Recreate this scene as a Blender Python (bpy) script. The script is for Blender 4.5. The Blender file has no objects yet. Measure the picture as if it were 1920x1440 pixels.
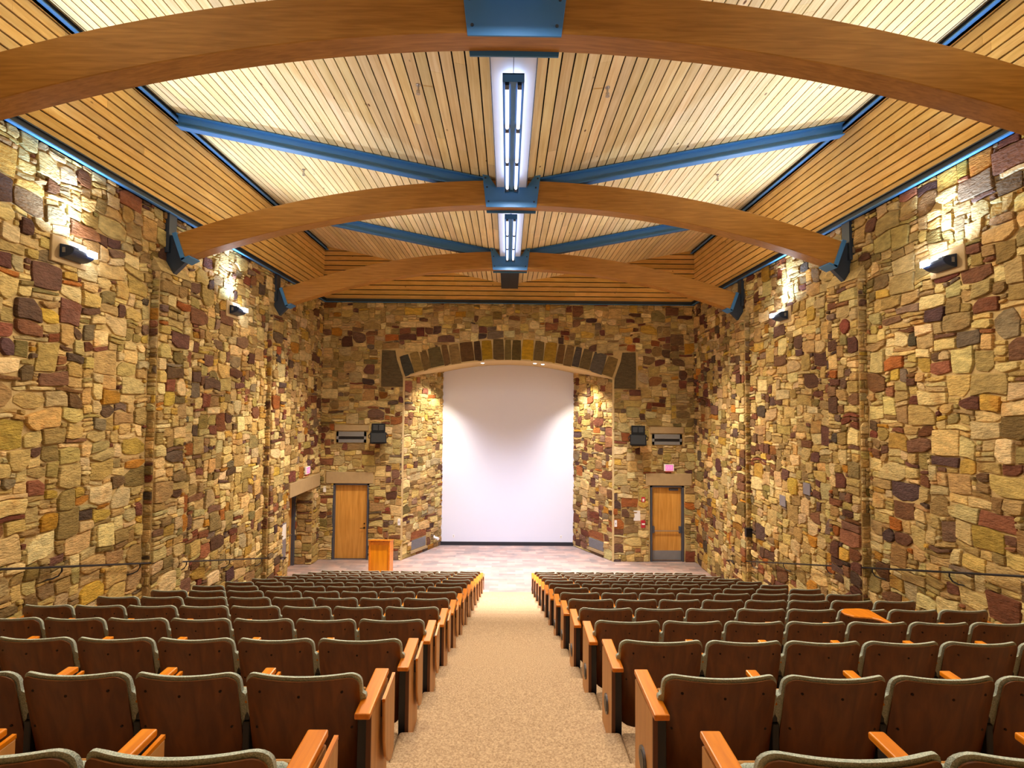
import bpy, bmesh, math, random
from math import sin, cos, tan, sqrt, pi, radians
from mathutils import Vector, Matrix, noise

SC = bpy.context.scene
COL = SC.collection
RND = random.Random(7)

# ------------------------------------------------------------------ helpers
def lin(r, g, b, a=1.0):
    f = lambda c: (c/255/12.92) if c/255 <= .04045 else ((c/255+.055)/1.055)**2.4
    return (f(r), f(g), f(b), a)

def new_mat(name):
    m = bpy.data.materials.new(name); m.use_nodes = True
    nt = m.node_tree; b = nt.nodes['Principled BSDF']
    return m, nt, b

def plain(name, rgb, rough=.6, metal=0., spec=.5, noise_scale=0, noise_amt=.15, bump=0., bump_scale=200):
    m, nt, b = new_mat(name)
    b.inputs['Base Color'].default_value = rgb
    b.inputs['Roughness'].default_value = rough
    b.inputs['Metallic'].default_value = metal
    b.inputs['Specular IOR Level'].default_value = spec
    tc = nt.nodes.new('ShaderNodeTexCoord')
    n = nt.nodes.new('ShaderNodeTexNoise'); n.inputs['Scale'].default_value = noise_scale or 6
    n.inputs['Detail'].default_value = 5
    nt.links.new(tc.outputs['Object'], n.inputs['Vector'])
    mp = nt.nodes.new('ShaderNodeMapRange')
    mp.inputs['To Min'].default_value = 1-noise_amt; mp.inputs['To Max'].default_value = 1+noise_amt
    nt.links.new(n.outputs['Fac'], mp.inputs['Value'])
    mx = nt.nodes.new('ShaderNodeMix'); mx.data_type = 'RGBA'; mx.blend_type = 'MULTIPLY'
    mx.inputs['Factor'].default_value = 1
    mx.inputs[6].default_value = rgb
    nt.links.new(mp.outputs['Result'], mx.inputs[7])
    nt.links.new(mx.outputs[2], b.inputs['Base Color'])
    if bump:
        n2 = nt.nodes.new('ShaderNodeTexNoise'); n2.inputs['Scale'].default_value = bump_scale
        nt.links.new(tc.outputs['Object'], n2.inputs['Vector'])
        bp = nt.nodes.new('ShaderNodeBump'); bp.inputs['Strength'].default_value = bump
        bp.inputs['Distance'].default_value = .01
        nt.links.new(n2.outputs['Fac'], bp.inputs['Height'])
        nt.links.new(bp.outputs['Normal'], b.inputs['Normal'])
    return m

def wood(name, c1, c2, grain=(30, 30, 1.5), rough=.45, spec=.4, attr=None, knots=False, bump=.05):
    """c1/c2: grain tones, optional per-board colour attribute multiplied in."""
    m, nt, b = new_mat(name)
    L = nt.links.new
    tc = nt.nodes.new('ShaderNodeTexCoord')
    mp = nt.nodes.new('ShaderNodeMapping'); mp.inputs['Scale'].default_value = grain
    L(tc.outputs['Object'], mp.inputs['Vector'])
    n = nt.nodes.new('ShaderNodeTexNoise'); n.inputs['Scale'].default_value = 1; n.inputs['Detail'].default_value = 6
    n.inputs['Distortion'].default_value = .6
    L(mp.outputs['Vector'], n.inputs['Vector'])
    cr = nt.nodes.new('ShaderNodeValToRGB')
    cr.color_ramp.elements[0].position = .32; cr.color_ramp.elements[0].color = c1
    cr.color_ramp.elements[1].position = .68; cr.color_ramp.elements[1].color = c2
    L(n.outputs['Fac'], cr.inputs['Fac'])
    out = cr.outputs['Color']
    big = nt.nodes.new('ShaderNodeTexNoise'); big.inputs['Scale'].default_value = 1.3; big.inputs['Detail'].default_value = 3
    L(tc.outputs['Object'], big.inputs['Vector'])
    mr = nt.nodes.new('ShaderNodeMapRange'); mr.inputs['To Min'].default_value = .82; mr.inputs['To Max'].default_value = 1.18
    L(big.outputs['Fac'], mr.inputs['Value'])
    mx = nt.nodes.new('ShaderNodeMix'); mx.data_type = 'RGBA'; mx.blend_type = 'MULTIPLY'; mx.inputs['Factor'].default_value = 1
    L(out, mx.inputs[6]); L(mr.outputs['Result'], mx.inputs[7]); out = mx.outputs[2]
    if attr:
        at = nt.nodes.new('ShaderNodeAttribute'); at.attribute_name = attr
        m2 = nt.nodes.new('ShaderNodeMix'); m2.data_type = 'RGBA'; m2.blend_type = 'MULTIPLY'; m2.inputs['Factor'].default_value = 1
        L(out, m2.inputs[6]); L(at.outputs['Color'], m2.inputs[7]); out = m2.outputs[2]
    if knots:
        mp2 = nt.nodes.new('ShaderNodeMapping'); mp2.inputs['Scale'].default_value = (3.2, 1.5, 3.2)
        L(tc.outputs['Object'], mp2.inputs['Vector'])
        v = nt.nodes.new('ShaderNodeTexVoronoi'); v.inputs['Scale'].default_value = 1.0
        L(mp2.outputs['Vector'], v.inputs['Vector'])
        r2 = nt.nodes.new('ShaderNodeMapRange'); r2.inputs['From Min'].default_value = .035; r2.inputs['From Max'].default_value = .07
        L(v.outputs['Distance'], r2.inputs['Value'])
        m3 = nt.nodes.new('ShaderNodeMix'); m3.data_type = 'RGBA'
        L(r2.outputs['Result'], m3.inputs['Factor'])
        m3.inputs[6].default_value = lin(110, 66, 28); L(out, m3.inputs[7]); out = m3.outputs[2]
    L(out, b.inputs['Base Color'])
    b.inputs['Roughness'].default_value = rough; b.inputs['Specular IOR Level'].default_value = spec
    bp = nt.nodes.new('ShaderNodeBump'); bp.inputs['Strength'].default_value = bump; bp.inputs['Distance'].default_value = .01
    L(n.outputs['Fac'], bp.inputs['Height']); L(bp.outputs['Normal'], b.inputs['Normal'])
    return m

def emit(name, rgb, strength):
    m, nt, b = new_mat(name)
    b.inputs['Base Color'].default_value = (.8, .8, .8, 1)
    b.inputs['Emission Color'].default_value = rgb
    b.inputs['Emission Strength'].default_value = strength
    return m

def stone_mat(name):
    m, nt, b = new_mat(name); L = nt.links.new
    at = nt.nodes.new('ShaderNodeAttribute'); at.attribute_name = 'stone'
    tc = nt.nodes.new('ShaderNodeTexCoord')
    mp = nt.nodes.new('ShaderNodeMapping'); mp.inputs['Scale'].default_value = (1, 1, 2.6)
    L(tc.outputs['Object'], mp.inputs['Vector'])
    n = nt.nodes.new('ShaderNodeTexNoise'); n.inputs['Scale'].default_value = 5; n.inputs['Detail'].default_value = 8
    n.inputs['Roughness'].default_value = .65
    L(mp.outputs['Vector'], n.inputs['Vector'])
    mr = nt.nodes.new('ShaderNodeMapRange'); mr.inputs['From Min'].default_value = .25; mr.inputs['From Max'].default_value = .75
    mr.inputs['To Min'].default_value = .52; mr.inputs['To Max'].default_value = 1.42
    L(n.outputs['Fac'], mr.inputs['Value'])
    mx = nt.nodes.new('ShaderNodeMix'); mx.data_type = 'RGBA'; mx.blend_type = 'MULTIPLY'; mx.inputs['Factor'].default_value = 1
    L(at.outputs['Color'], mx.inputs[6]); L(mr.outputs['Result'], mx.inputs[7])
    # rusty iron staining, patches of their own shape
    n2 = nt.nodes.new('ShaderNodeTexNoise'); n2.inputs['Scale'].default_value = 2.3; n2.inputs['Detail'].default_value = 6
    L(tc.outputs['Object'], n2.inputs['Vector'])
    r2 = nt.nodes.new('ShaderNodeMapRange'); r2.inputs['From Min'].default_value = .60; r2.inputs['From Max'].default_value = .72
    r2.inputs['To Max'].default_value = .5
    L(n2.outputs['Fac'], r2.inputs['Value'])
    m2 = nt.nodes.new('ShaderNodeMix'); m2.data_type = 'RGBA'; m2.blend_type = 'MULTIPLY'
    L(r2.outputs['Result'], m2.inputs['Factor']); L(mx.outputs[2], m2.inputs[6]); m2.inputs[7].default_value = (.75, .45, .22, 1)
    L(m2.outputs[2], b.inputs['Base Color'])
    b.inputs['Roughness'].default_value = .85; b.inputs['Specular IOR Level'].default_value = .25
    n3 = nt.nodes.new('ShaderNodeTexNoise'); n3.inputs['Scale'].default_value = 17; n3.inputs['Detail'].default_value = 6
    L(mp.outputs['Vector'], n3.inputs['Vector'])
    bp = nt.nodes.new('ShaderNodeBump'); bp.inputs['Strength'].default_value = 1.0; bp.inputs['Distance'].default_value = .035
    L(n3.outputs['Fac'], bp.inputs['Height']); L(bp.outputs['Normal'], b.inputs['Normal'])
    return m

class MB:
    def __init__(s): s.v = []; s.f = []; s.m = []; s.c = []; s.cur = (1, 1, 1, 1)
    def add(s, vs, fs, mat=0, col=None):
        o = len(s.v); s.v += [tuple(p) for p in vs]; s.f += [tuple(i+o for i in f) for f in fs]
        s.m += [mat]*len(fs); s.c += [col or s.cur]*len(vs)
    def box(s, x0, x1, y0, y1, z0, z1, mat=0, col=None, M=None):
        vs = [Vector(p) for p in ((x0,y0,z0),(x1,y0,z0),(x1,y1,z0),(x0,y1,z0),(x0,y0,z1),(x1,y0,z1),(x1,y1,z1),(x0,y1,z1))]
        if M: vs = [M @ p for p in vs]
        s.add(vs, [(0,3,2,1),(4,5,6,7),(0,1,5,4),(1,2,6,5),(2,3,7,6),(3,0,4,7)], mat, col)
    def prism(s, poly, axis, a, b, mat=0, col=None):
        """poly: 2D outline, extruded along axis ('x','y','z') from a to b."""
        def P(p, t): return {'x': (t, p[0], p[1]), 'y': (p[0], t, p[1]), 'z': (p[0], p[1], t)}[axis]
        n = len(poly)
        vs = [P(p, a) for p in poly]+[P(p, b) for p in poly]
        fs = [tuple(range(n-1, -1, -1)), tuple(range(n, 2*n))]+[(i, (i+1) % n, n+(i+1) % n, n+i) for i in range(n)]
        s.add(vs, fs, mat, col)
    def tube(s, pts, r, seg=8, mat=0, cap=True, col=None):
        pts = [Vector(p) for p in pts]; vs = []; fs = []
        up = Vector((.13, .31, .94)).normalized(); prev = None
        for i, p in enumerate(pts):
            t = (pts[min(i+1, len(pts)-1)]-pts[max(i-1, 0)]).normalized()
            a = t.cross(up if prev is None else prev.cross(t) if False else up)
            if a.length < .05: a = t.cross(Vector((1, 0, 0)))
            a.normalize(); bb = t.cross(a)
            rr = r[i] if isinstance(r, (list, tuple)) else r
            for k in range(seg):
                an = 2*pi*k/seg; vs.append(p+a*cos(an)*rr+bb*sin(an)*rr)
        for i in range(len(pts)-1):
            for k in range(seg):
                fs.append((i*seg+k, i*seg+(k+1) % seg, (i+1)*seg+(k+1) % seg, (i+1)*seg+k))
        if cap:
            fs.append(tuple(range(seg-1, -1, -1))); fs.append(tuple(range((len(pts)-1)*seg, len(pts)*seg)))
        s.add(vs, fs, mat, col)
    def disc(s, c, r, h, axis='z', seg=20, mat=0):
        c = Vector(c); d = {'x': Vector((1,0,0)), 'y': Vector((0,1,0)), 'z': Vector((0,0,1))}[axis]
        s.tube([c, c+d*h], r, seg, mat)
    def build(s, name, mats, parent=None, bevel=0, smooth=False, attr=None, seg=2):
        me = bpy.data.meshes.new(name)
        me.from_pydata(s.v, [], s.f)
        if not isinstance(mats, (list, tuple)): mats = [mats]
        for m in mats: me.materials.append(m)
        me.polygons.foreach_set('material_index', s.m)
        if attr:
            ca = me.color_attributes.new(attr, 'FLOAT_COLOR', 'POINT')
            ca.data.foreach_set('color', [x for c in s.c for x in c])
        bm = bmesh.new(); bm.from_mesh(me)
        bmesh.ops.recalc_face_normals(bm, faces=bm.faces)
        if bevel:
            ed = [e for e in bm.edges if len(e.link_faces) == 2 and e.calc_face_angle(0) > .5]
            bmesh.ops.bevel(bm, geom=ed, offset=bevel, segments=seg, affect='EDGES', profile=.5, clamp_overlap=True)
        bm.to_mesh(me); bm.free()
        if smooth:
            me.polygons.foreach_set('use_smooth', [True]*len(me.polygons))
            try: me.set_sharp_from_angle(angle=radians(smooth if smooth > 1 else 40))
            except Exception: pass
        me.update()
        o = bpy.data.objects.new(name, me); COL.objects.link(o)
        if parent: o.parent = parent
        return o

def tag(o, label, cat, group=None):
    o['label'] = label; o['category'] = cat
    if group: o['group'] = group
    return o
def thing(name, label, cat, loc=(0, 0, 0), group=None):
    o = bpy.data.objects.new(name, None); COL.objects.link(o); o.location = loc
    o.empty_display_size = .1
    return tag(o, label, cat, group)
def struct(o):
    o['kind'] = 'structure'; return o
def copy_tree(o, parent=None):
    c = o.copy(); COL.objects.link(c)
    if parent: c.parent = parent
    for ch in list(o.children): copy_tree(ch, c)
    return c

# ------------------------------------------------------------------ materials
M = {}
M['stone'] = stone_mat('sandstone')
M['mortar'] = plain('mortar', lin(196, 168, 116), .9, noise_scale=14, noise_amt=.2, bump=.6, bump_scale=60)
M['lime'] = plain('limestone', lin(176, 150, 112), .85, noise_scale=9, noise_amt=.12, bump=.25, bump_scale=80)
M['plaster'] = plain('plaster', lin(205, 178, 128), .9, noise_amt=.05)
M['beam'] = wood('laminated_beam', lin(154, 104, 40), lin(184, 130, 58), (2.0, 30, 30), .38, .45)
M['ceilwood'] = wood('ceiling_boards', lin(230, 202, 146), lin(248, 228, 184), (24, .9, 24), .55, .3, attr='tint', knots=True)
M['wallwood'] = wood('wall_boards', lin(226, 178, 100), lin(244, 204, 130), (2.5, 2.5, 26), .55, .3, attr='tint', knots=True)
M['backing'] = plain('gap_shade_backing', lin(26, 20, 14), .95)  # dark sheet behind the boards, stands in for shade in their gaps
M['steel'] = plain('blue_grey_steel_paint', lin(64, 126, 188), .42, 0, .5, noise_amt=.06)
M['steel_dark'] = plain('dark_steel_paint', lin(42, 54, 70), .45, 0, .5, noise_amt=.06)
M['steel_light'] = plain('pale_steel_paint', lin(222, 230, 248), .45, 0, .5, noise_amt=.04)
M['tube'] = emit('lamp_tube', (1, .985, 1, 1), 1.5)
M['sconce'] = plain('dark_blue_enamel', lin(22, 46, 84), .4)
M['lens'] = emit('flood_lens', (.86, .92, 1, 1), 40.0)
M['down'] = emit('downlight_lens', (1, .95, .85, 1), 14.0)
M['shell'] = wood('dark_veneer', lin(88, 47, 16), lin(116, 66, 25), (22, 22, 1.6), .34, .45, bump=.02)
M['arm'] = wood('orange_oak', lin(196, 106, 6), lin(226, 136, 18), (30, 2, 30), .3, .5, bump=.02)
M['panelwood'] = wood('pale_veneer', lin(182, 126, 66), lin(206, 150, 88), (26, 26, 1.6), .42, .4, bump=.02)
M['edgewood'] = plain('veneer_edge', lin(92, 50, 22), .5)
M['black'] = plain('black_steel', lin(24, 24, 34), .4, 0, .5)
M['screw'] = plain('dark_screw', lin(30, 14, 6), .4, .5)
M['grey'] = plain('grey_metal', lin(140, 142, 150), .4, .3)
M['ring'] = plain('lamp_ring', lin(96, 96, 100), .35, .6)
M['doorwood'] = wood('door_veneer', lin(194, 134, 56), lin(222, 164, 84), (14, 14, .8), .36, .45, bump=.02)
M['frame'] = plain('door_frame_paint', lin(72, 76, 92), .45)
M['chrome'] = plain('satin_metal', lin(190, 190, 196), .28, .9)
M['bronze'] = plain('dark_bronze', lin(70, 48, 30), .4, .6)
M['white'] = plain('white_paint', lin(236, 234, 238), .7, noise_amt=.02)
M['screen'] = plain('screen_fabric', lin(222, 224, 244), .95, 0, .1, noise_amt=.01)
M['base'] = plain('black_skirting', lin(34, 34, 44), .6)
M['speaker'] = plain('speaker_black', lin(12, 12, 17), .7, 0, .25)
M['cone'] = plain('speaker_cone', lin(20, 21, 27), .5)
M['red'] = plain('alarm_red', lin(190, 40, 60), .4)
M['exit'] = emit('exit_face', (1, .20, .50, 1), 1.0); M['exit'].node_tree.nodes['Principled BSDF'].inputs['Base Color'].default_value = (.35, .04, .12, 1)
M['exit_text'] = emit('exit_letters', (.8, .03, .22, 1), .9)
M['lectern'] = wood('lectern_oak', lin(204, 122, 8), lin(228, 148, 20), (16, 16, 1.2), .34, .45, bump=.02)
M['sign_grey'] = plain('sign_grey', lin(128, 122, 132), .5)
M['fabric'] = None

def fabric():
    m, nt, b = new_mat('grey_green_weave'); L = nt.links.new
    tc = nt.nodes.new('ShaderNodeTexCoord')
    v = nt.nodes.new('ShaderNodeTexVoronoi'); v.inputs['Scale'].default_value = 210
    L(tc.outputs['Object'], v.inputs['Vector'])
    cr = nt.nodes.new('ShaderNodeValToRGB')
    cr.color_ramp.elements[0].color = lin(206, 210, 198); cr.color_ramp.elements[1].color = lin(150, 160, 148)
    cr.color_ramp.elements[1].position = .8
    L(v.outputs['Distance'], cr.inputs['Fac']); L(cr.outputs['Color'], b.inputs['Base Color'])
    b.inputs['Roughness'].default_value = .9; b.inputs['Specular IOR Level'].default_value = .2
    bp = nt.nodes.new('ShaderNodeBump'); bp.inputs['Strength'].default_value = .4; bp.inputs['Distance'].default_value = .004
    bp.invert = True
    L(v.outputs['Distance'], bp.inputs['Height']); L(bp.outputs['Normal'], b.inputs['Normal'])
    return m
M['fabric'] = fabric()

def carpet(name, c1, c2, scale):
    m, nt, b = new_mat(name); L = nt.links.new
    tc = nt.nodes.new('ShaderNodeTexCoord')
    n = nt.nodes.new('ShaderNodeTexNoise'); n.inputs['Scale'].default_value = scale; n.inputs['Detail'].default_value = 4
    n.inputs['Roughness'].default_value = .8
    L(tc.outputs['Object'], n.inputs['Vector'])
    cr = nt.nodes.new('ShaderNodeValToRGB')
    cr.color_ramp.elements[0].position = .36; cr.color_ramp.elements[0].color = c1
    cr.color_ramp.elements[1].position = .66; cr.color_ramp.elements[1].color = c2
    L(n.outputs['Fac'], cr.inputs['Fac']); L(cr.outputs['Color'], b.inputs['Base Color'])
    b.inputs['Roughness'].default_value = .97; b.inputs['Specular IOR Level'].default_value = .1
    bp = nt.nodes.new('ShaderNodeBump'); bp.inputs['Strength'].default_value = .5; bp.inputs['Distance'].default_value = .008
    L(n.outputs['Fac'], bp.inputs['Height']); L(bp.outputs['Normal'], b.inputs['Normal'])
    return m
M['carpet'] = carpet('tan_carpet', lin(146, 118, 92), lin(212, 184, 150), 85)

def carpet_tiles():
    m, nt, b = new_mat('mauve_carpet_tiles'); L = nt.links.new
    tc = nt.nodes.new('ShaderNodeTexCoord')
    br = nt.nodes.new('ShaderNodeTexBrick'); br.inputs['Scale'].default_value = 1
    br.inputs['Brick Width'].default_value = .5; br.inputs['Row Height'].default_value = .16
    br.inputs['Mortar Size'].default_value = .0; br.inputs['Bias'].default_value = 0
    br.inputs['Color1'].default_value = lin(152, 138, 136); br.inputs['Color2'].default_value = lin(182, 164, 158)
    L(tc.outputs['Object'], br.inputs['Vector'])
    n = nt.nodes.new('ShaderNodeTexNoise'); n.inputs['Scale'].default_value = 2.2; n.inputs['Detail'].default_value = 5
    L(tc.outputs['Object'], n.inputs['Vector'])
    cr = nt.nodes.new('ShaderNodeValToRGB')
    cr.color_ramp.elements[0].position = .35; cr.color_ramp.elements[0].color = (.75, .78, .85, 1)
    cr.color_ramp.elements[1].position = .65; cr.color_ramp.elements[1].color = (1.15, .98, .96, 1)
    L(n.outputs['Fac'], cr.inputs['Fac'])
    mx = nt.nodes.new('ShaderNodeMix'); mx.data_type = 'RGBA'; mx.blend_type = 'MULTIPLY'; mx.inputs['Factor'].default_value = 1
    L(br.outputs['Color'], mx.inputs[6]); L(cr.outputs['Color'], mx.inputs[7]); L(mx.outputs[2], b.inputs['Base Color'])
    b.inputs['Roughness'].default_value = .95; b.inputs['Specular IOR Level'].default_value = .12
    return m
M['tiles'] = carpet_tiles()

# ------------------------------------------------------------------ dimensions
W = 6.25            # half width of the room
YB = 17.85          # stage end wall
YR = -3.2           # wall behind the camera
CAM = Vector((-.035, 0, 5.13))
ROW0 = 2.47; DY = .961; RISE = .2563
def floor_z(n): return (13-n)*RISE           # row n (1 = nearest the camera, 13 = nearest the stage)
def row_y(n): return ROW0+DY*(n-1)
ZT = 8.56           # top of the stone
ZW = 10.44          # top of the timber wall
ZC = 9.245           # ceiling at the valley
BEAMS = (5.04, 9.50, 13.98)   # front faces
BT = .28

# ------------------------------------------------------------------ stone work
PAL = [((202,176,120), 30), ((188,158,100), 26), ((210,188,138), 16), ((166,140, 88), 12), ((142,118, 74), 8), ((192,156, 74), 4)]
PAL_DARK = [((138,92,62), 8), ((118,76,56), 8), ((102,70,56), 9), ((116,86,66), 7), ((130,110,90), 5), ((176,124,46), 4), ((154,92,46), 4), ((92,72,64), 4), ((118,68,46), 5)]
def pick_col(rnd, pal=PAL):
    t = rnd.random()*sum(w for _, w in pal)
    for c, w in pal:
        t -= w
        if t <= 0: break
    k = 1+rnd.uniform(-.14, .14)
    return lin(*[min(250, max(8, q*k+rnd.uniform(-6, 6))) for q in c])
SIZES = [(3,1),(4,1),(5,1),(2,1),(4,1),(6,3),(2,2),(5,5),(6,4),(4,5),(6,4),(5,4),(4,4),(4,3),(4,3),(3,3),(3,3),(3,3),(5,3),(3,2),(3,2),(3,2),(4,2),(4,2),(2,2),(2,2),(2,3),(2,3),(3,4),(5,2),(3,1),(4,1),(2,1),(5,1)]

def add_stone(mb, uv, h, to3, col, rnd, bulge=.5):
    """uv: outline (list of 2D points, already shrunk); to3 maps (u, v, height) to 3D."""
    n = len(uv); cu = sum(p[0] for p in uv)/n; cv = sum(p[1] for p in uv)/n
    tu, tv = rnd.uniform(-.05, .05), rnd.uniform(-.05, .05)
    def ring(inset, hh):
        out = []
        for (a, b) in uv:
            d = sqrt((a-cu)**2+(b-cv)**2)+1e-6; k = max(.3, (d-inset)/d)
            x, y = cu+(a-cu)*k, cv+(b-cv)*k
            out.append(to3(x, y, hh+(x-cu)*tu+(y-cv)*tv if hh > 0 else hh))
        return out
    vs = ring(0, -.012)+ring(.0, h*.72)+ring(.006, h*.97)+ring(.03, h*1.03)+[to3(cu+rnd.uniform(-.03, .03), cv+rnd.uniform(-.02, .02), h*1.03+rnd.uniform(-.003, .008))]
    fs = []
    for r in range(3):
        for i in range(n): fs.append((r*n+i, r*n+(i+1) % n, (r+1)*n+(i+1) % n, (r+1)*n+i))
    c = 4*n
    for i in range(n): fs.append((3*n+i, 3*n+(i+1) % n, c))
    mb.add(vs, fs, 0, col)

def stone_field(mb, U, V, to3, blocked, seed, cu=.092, cv=.072, pal=PAL, warp=.05, sizes=SIZES, h=(.024, .060), gap=.0095):
    rnd = random.Random(seed)
    nu, nv = max(1, round(U/cu)), max(1, round(V/cv)); cu, cv = U/nu, V/nv
    grid = [[blocked((i+.5)*cu, (j+.5)*cv) for i in range(nu)] for j in range(nv)]
    def wp(u, v):
        e = min(1, min(u, U-u)/.12, min(v, V-v)/.12); e = max(0, e)
        a = noise.noise((u*2.6+seed*7.1, v*2.6, 1.3)); b = noise.noise((u*2.6, v*2.6+seed*3.7, 8.1))
        a2 = noise.noise((u*7+seed*7.1, v*7, 4.3)); b2 = noise.noise((u*7, v*7+seed*3.7, 2.1))
        return (u+e*warp*(a*1.1+.4*a2), v+e*warp*(b*1.25+.45*b2))
    for j in range(nv):
        for i in range(nu):
            if grid[j][i]: continue
            placed = None
            for t in range(7):
                w, hh = rnd.choice(sizes)
                if t == 6: w, hh = 1, 1
                if i+w > nu or j+hh > nv: continue
                if all(not grid[jj][ii] for jj in range(j, j+hh) for ii in range(i, i+w)):
                    # do not leave one-cell slots beside a big stone
                    placed = (w, hh); break
            w, hh = placed or (1, 1)
            if (w, hh) == (1, 1) and i+1 < nu and not grid[j][i+1]: w = 2
            for jj in range(j, j+hh):
                for ii in range(i, i+w): grid[jj][ii] = True
            u0, u1, v0, v1 = i*cu+gap, (i+w)*cu-gap, j*cv+gap, (j+hh)*cv-gap
            du, dv = u1-u0, v1-v0
            out = []
            mnd = min(du, dv)
            for k, (x, y, sx, sy) in enumerate(((u0, v0, 1, 1), (u1, v0, -1, 1), (u1, v1, -1, -1), (u0, v1, 1, -1))):
                big = rnd.random() < .25
                ca = rnd.uniform(.35, .6)*du*.7 if big else rnd.uniform(.02, .13)*mnd
                cb = rnd.uniform(.3, .6)*dv*.7 if big else rnd.uniform(.02, .13)*mnd
                ca = min(ca, du*.42); cb = min(cb, dv*.42)
                p = (x+sx*ca, y); q = (x, y+sy*cb); mid = (x+sx*ca*.32, y+sy*cb*.32) if not big else (x+sx*ca*.45, y+sy*cb*.45)
                out += [q, mid, p] if k in (0, 2) else [p, mid, q]
            # mid points on long sides
            res = []
            for a in range(len(out)):
                p, q = out[a], out[(a+1) % len(out)]
                res.append(p)
                if abs(p[0]-q[0])+abs(p[1]-q[1]) > .16:
                    res.append(((p[0]+q[0])/2+rnd.uniform(-.006, .006), (p[1]+q[1])/2+rnd.uniform(-.006, .006)))
            uv = [wp(*p) for p in res]
            um, vm = (u0+u1)/2, (v0+v1)/2
            pd = .25+.45*noise.noise((um*.55+seed*3.3, vm*.8, 5.5))+.12*noise.noise((um*2+seed, vm*2, 1.5))
            if du*dv < .022: pd *= .7
            add_stone(mb, uv, rnd.uniform(*h), to3, pick_col(rnd, PAL_DARK if rnd.random() < pd else pal), rnd)

MORT = (0.4, 0.3, .2, 1)
def quad(mb, a, b, c, d, mat=1): mb.add([a, b, c, d], [(0, 1, 2, 3)], mat, MORT)

# --- side walls (u = distance along Y from 3.2 m, v = height)
Y0 = 3.4
def side_wall(sgn, name, seed):
    mb = MB(); X = sgn*W
    def floor_at(y): return max(0., floor_z((y-ROW0)/DY+1)-.35)
    entry = sgn < 0
    def blocked(u, v):
        y = u+Y0
        if v < floor_at(y): return True
        if entry and 15.36 < y < 17.3 and v < 2.45: return True
        if entry and 15.30 < y < 17.78 and 2.40 <= v < 2.86: return True
        for by in BEAMS:
            if by-.26 < y < by+.62 and v < 7.55: return True
        return False
    stone_field(mb, YB-Y0, ZT, lambda u, v, h: (X-sgn*h, Y0+u, v), blocked, seed)
    # mortar bed
    segs = [(YR, 15.36, 0, ZT), (17.3, YB+.3, 0, ZT), (15.36, 17.3, 2.45, ZT)] if entry else [(YR, YB+.3, 0, ZT)]
    for y0, y1, z0, z1 in segs:
        XM = X-sgn*.006; quad(mb, (XM, y0, z0), (XM, y1, z0), (XM, y1, z1), (XM, y0, z1))
    # pilasters, each with three stone faces and a sloping cap
    for k, by in enumerate(BEAMS):
        p0, p1, d = by-.25, by+.61, .15
        xf = X-sgn*d
        zt, zc = 7.42, 7.72
        nb = lambda u, v: v < floor_at(p0)
        small = [(2,2),(2,1),(1,1),(2,3),(1,2),(2,1),(3,2),(3,1)]
        stone_field(mb, p1-p0, zt, lambda u, v, h: (xf-sgn*h, p0+u, v), nb, seed+10+k, sizes=SIZES[:9]+SIZES[14:], warp=.035)
        stone_field(mb, d, zt, lambda u, v, h: (X-sgn*u, p0-h*.6, v), nb, seed+20+k, cu=.075, sizes=small, warp=.02)
        quad(mb, (X, p0, 0), (xf, p0, 0), (xf, p0, zt), (X, p0, zt))
        quad(mb, (xf, p0, 0), (xf, p1, 0), (xf, p1, zt), (xf, p0, zt))
        quad(mb, (xf, p1, 0), (X, p1, 0), (X, p1, zt), (xf, p1, zt))
        mb.add([(xf-sgn*.03, p0-.02, zt), (xf-sgn*.03, p1+.02, zt), (X, p1+.02, zc), (X, p0-.02, zc), (X, p0-.02, zt), (X, p1+.02, zt)],
               [(0, 1, 2, 3), (0, 3, 4), (1, 5, 2), (0, 4, 5, 1)], 0, lin(196, 168, 112))
    return struct(mb.build(name, [M['stone'], M['mortar']], attr='stone'))
side_wall(-1, 'wall_left', 3)
side_wall(1, 'wall_right', 5)

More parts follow.
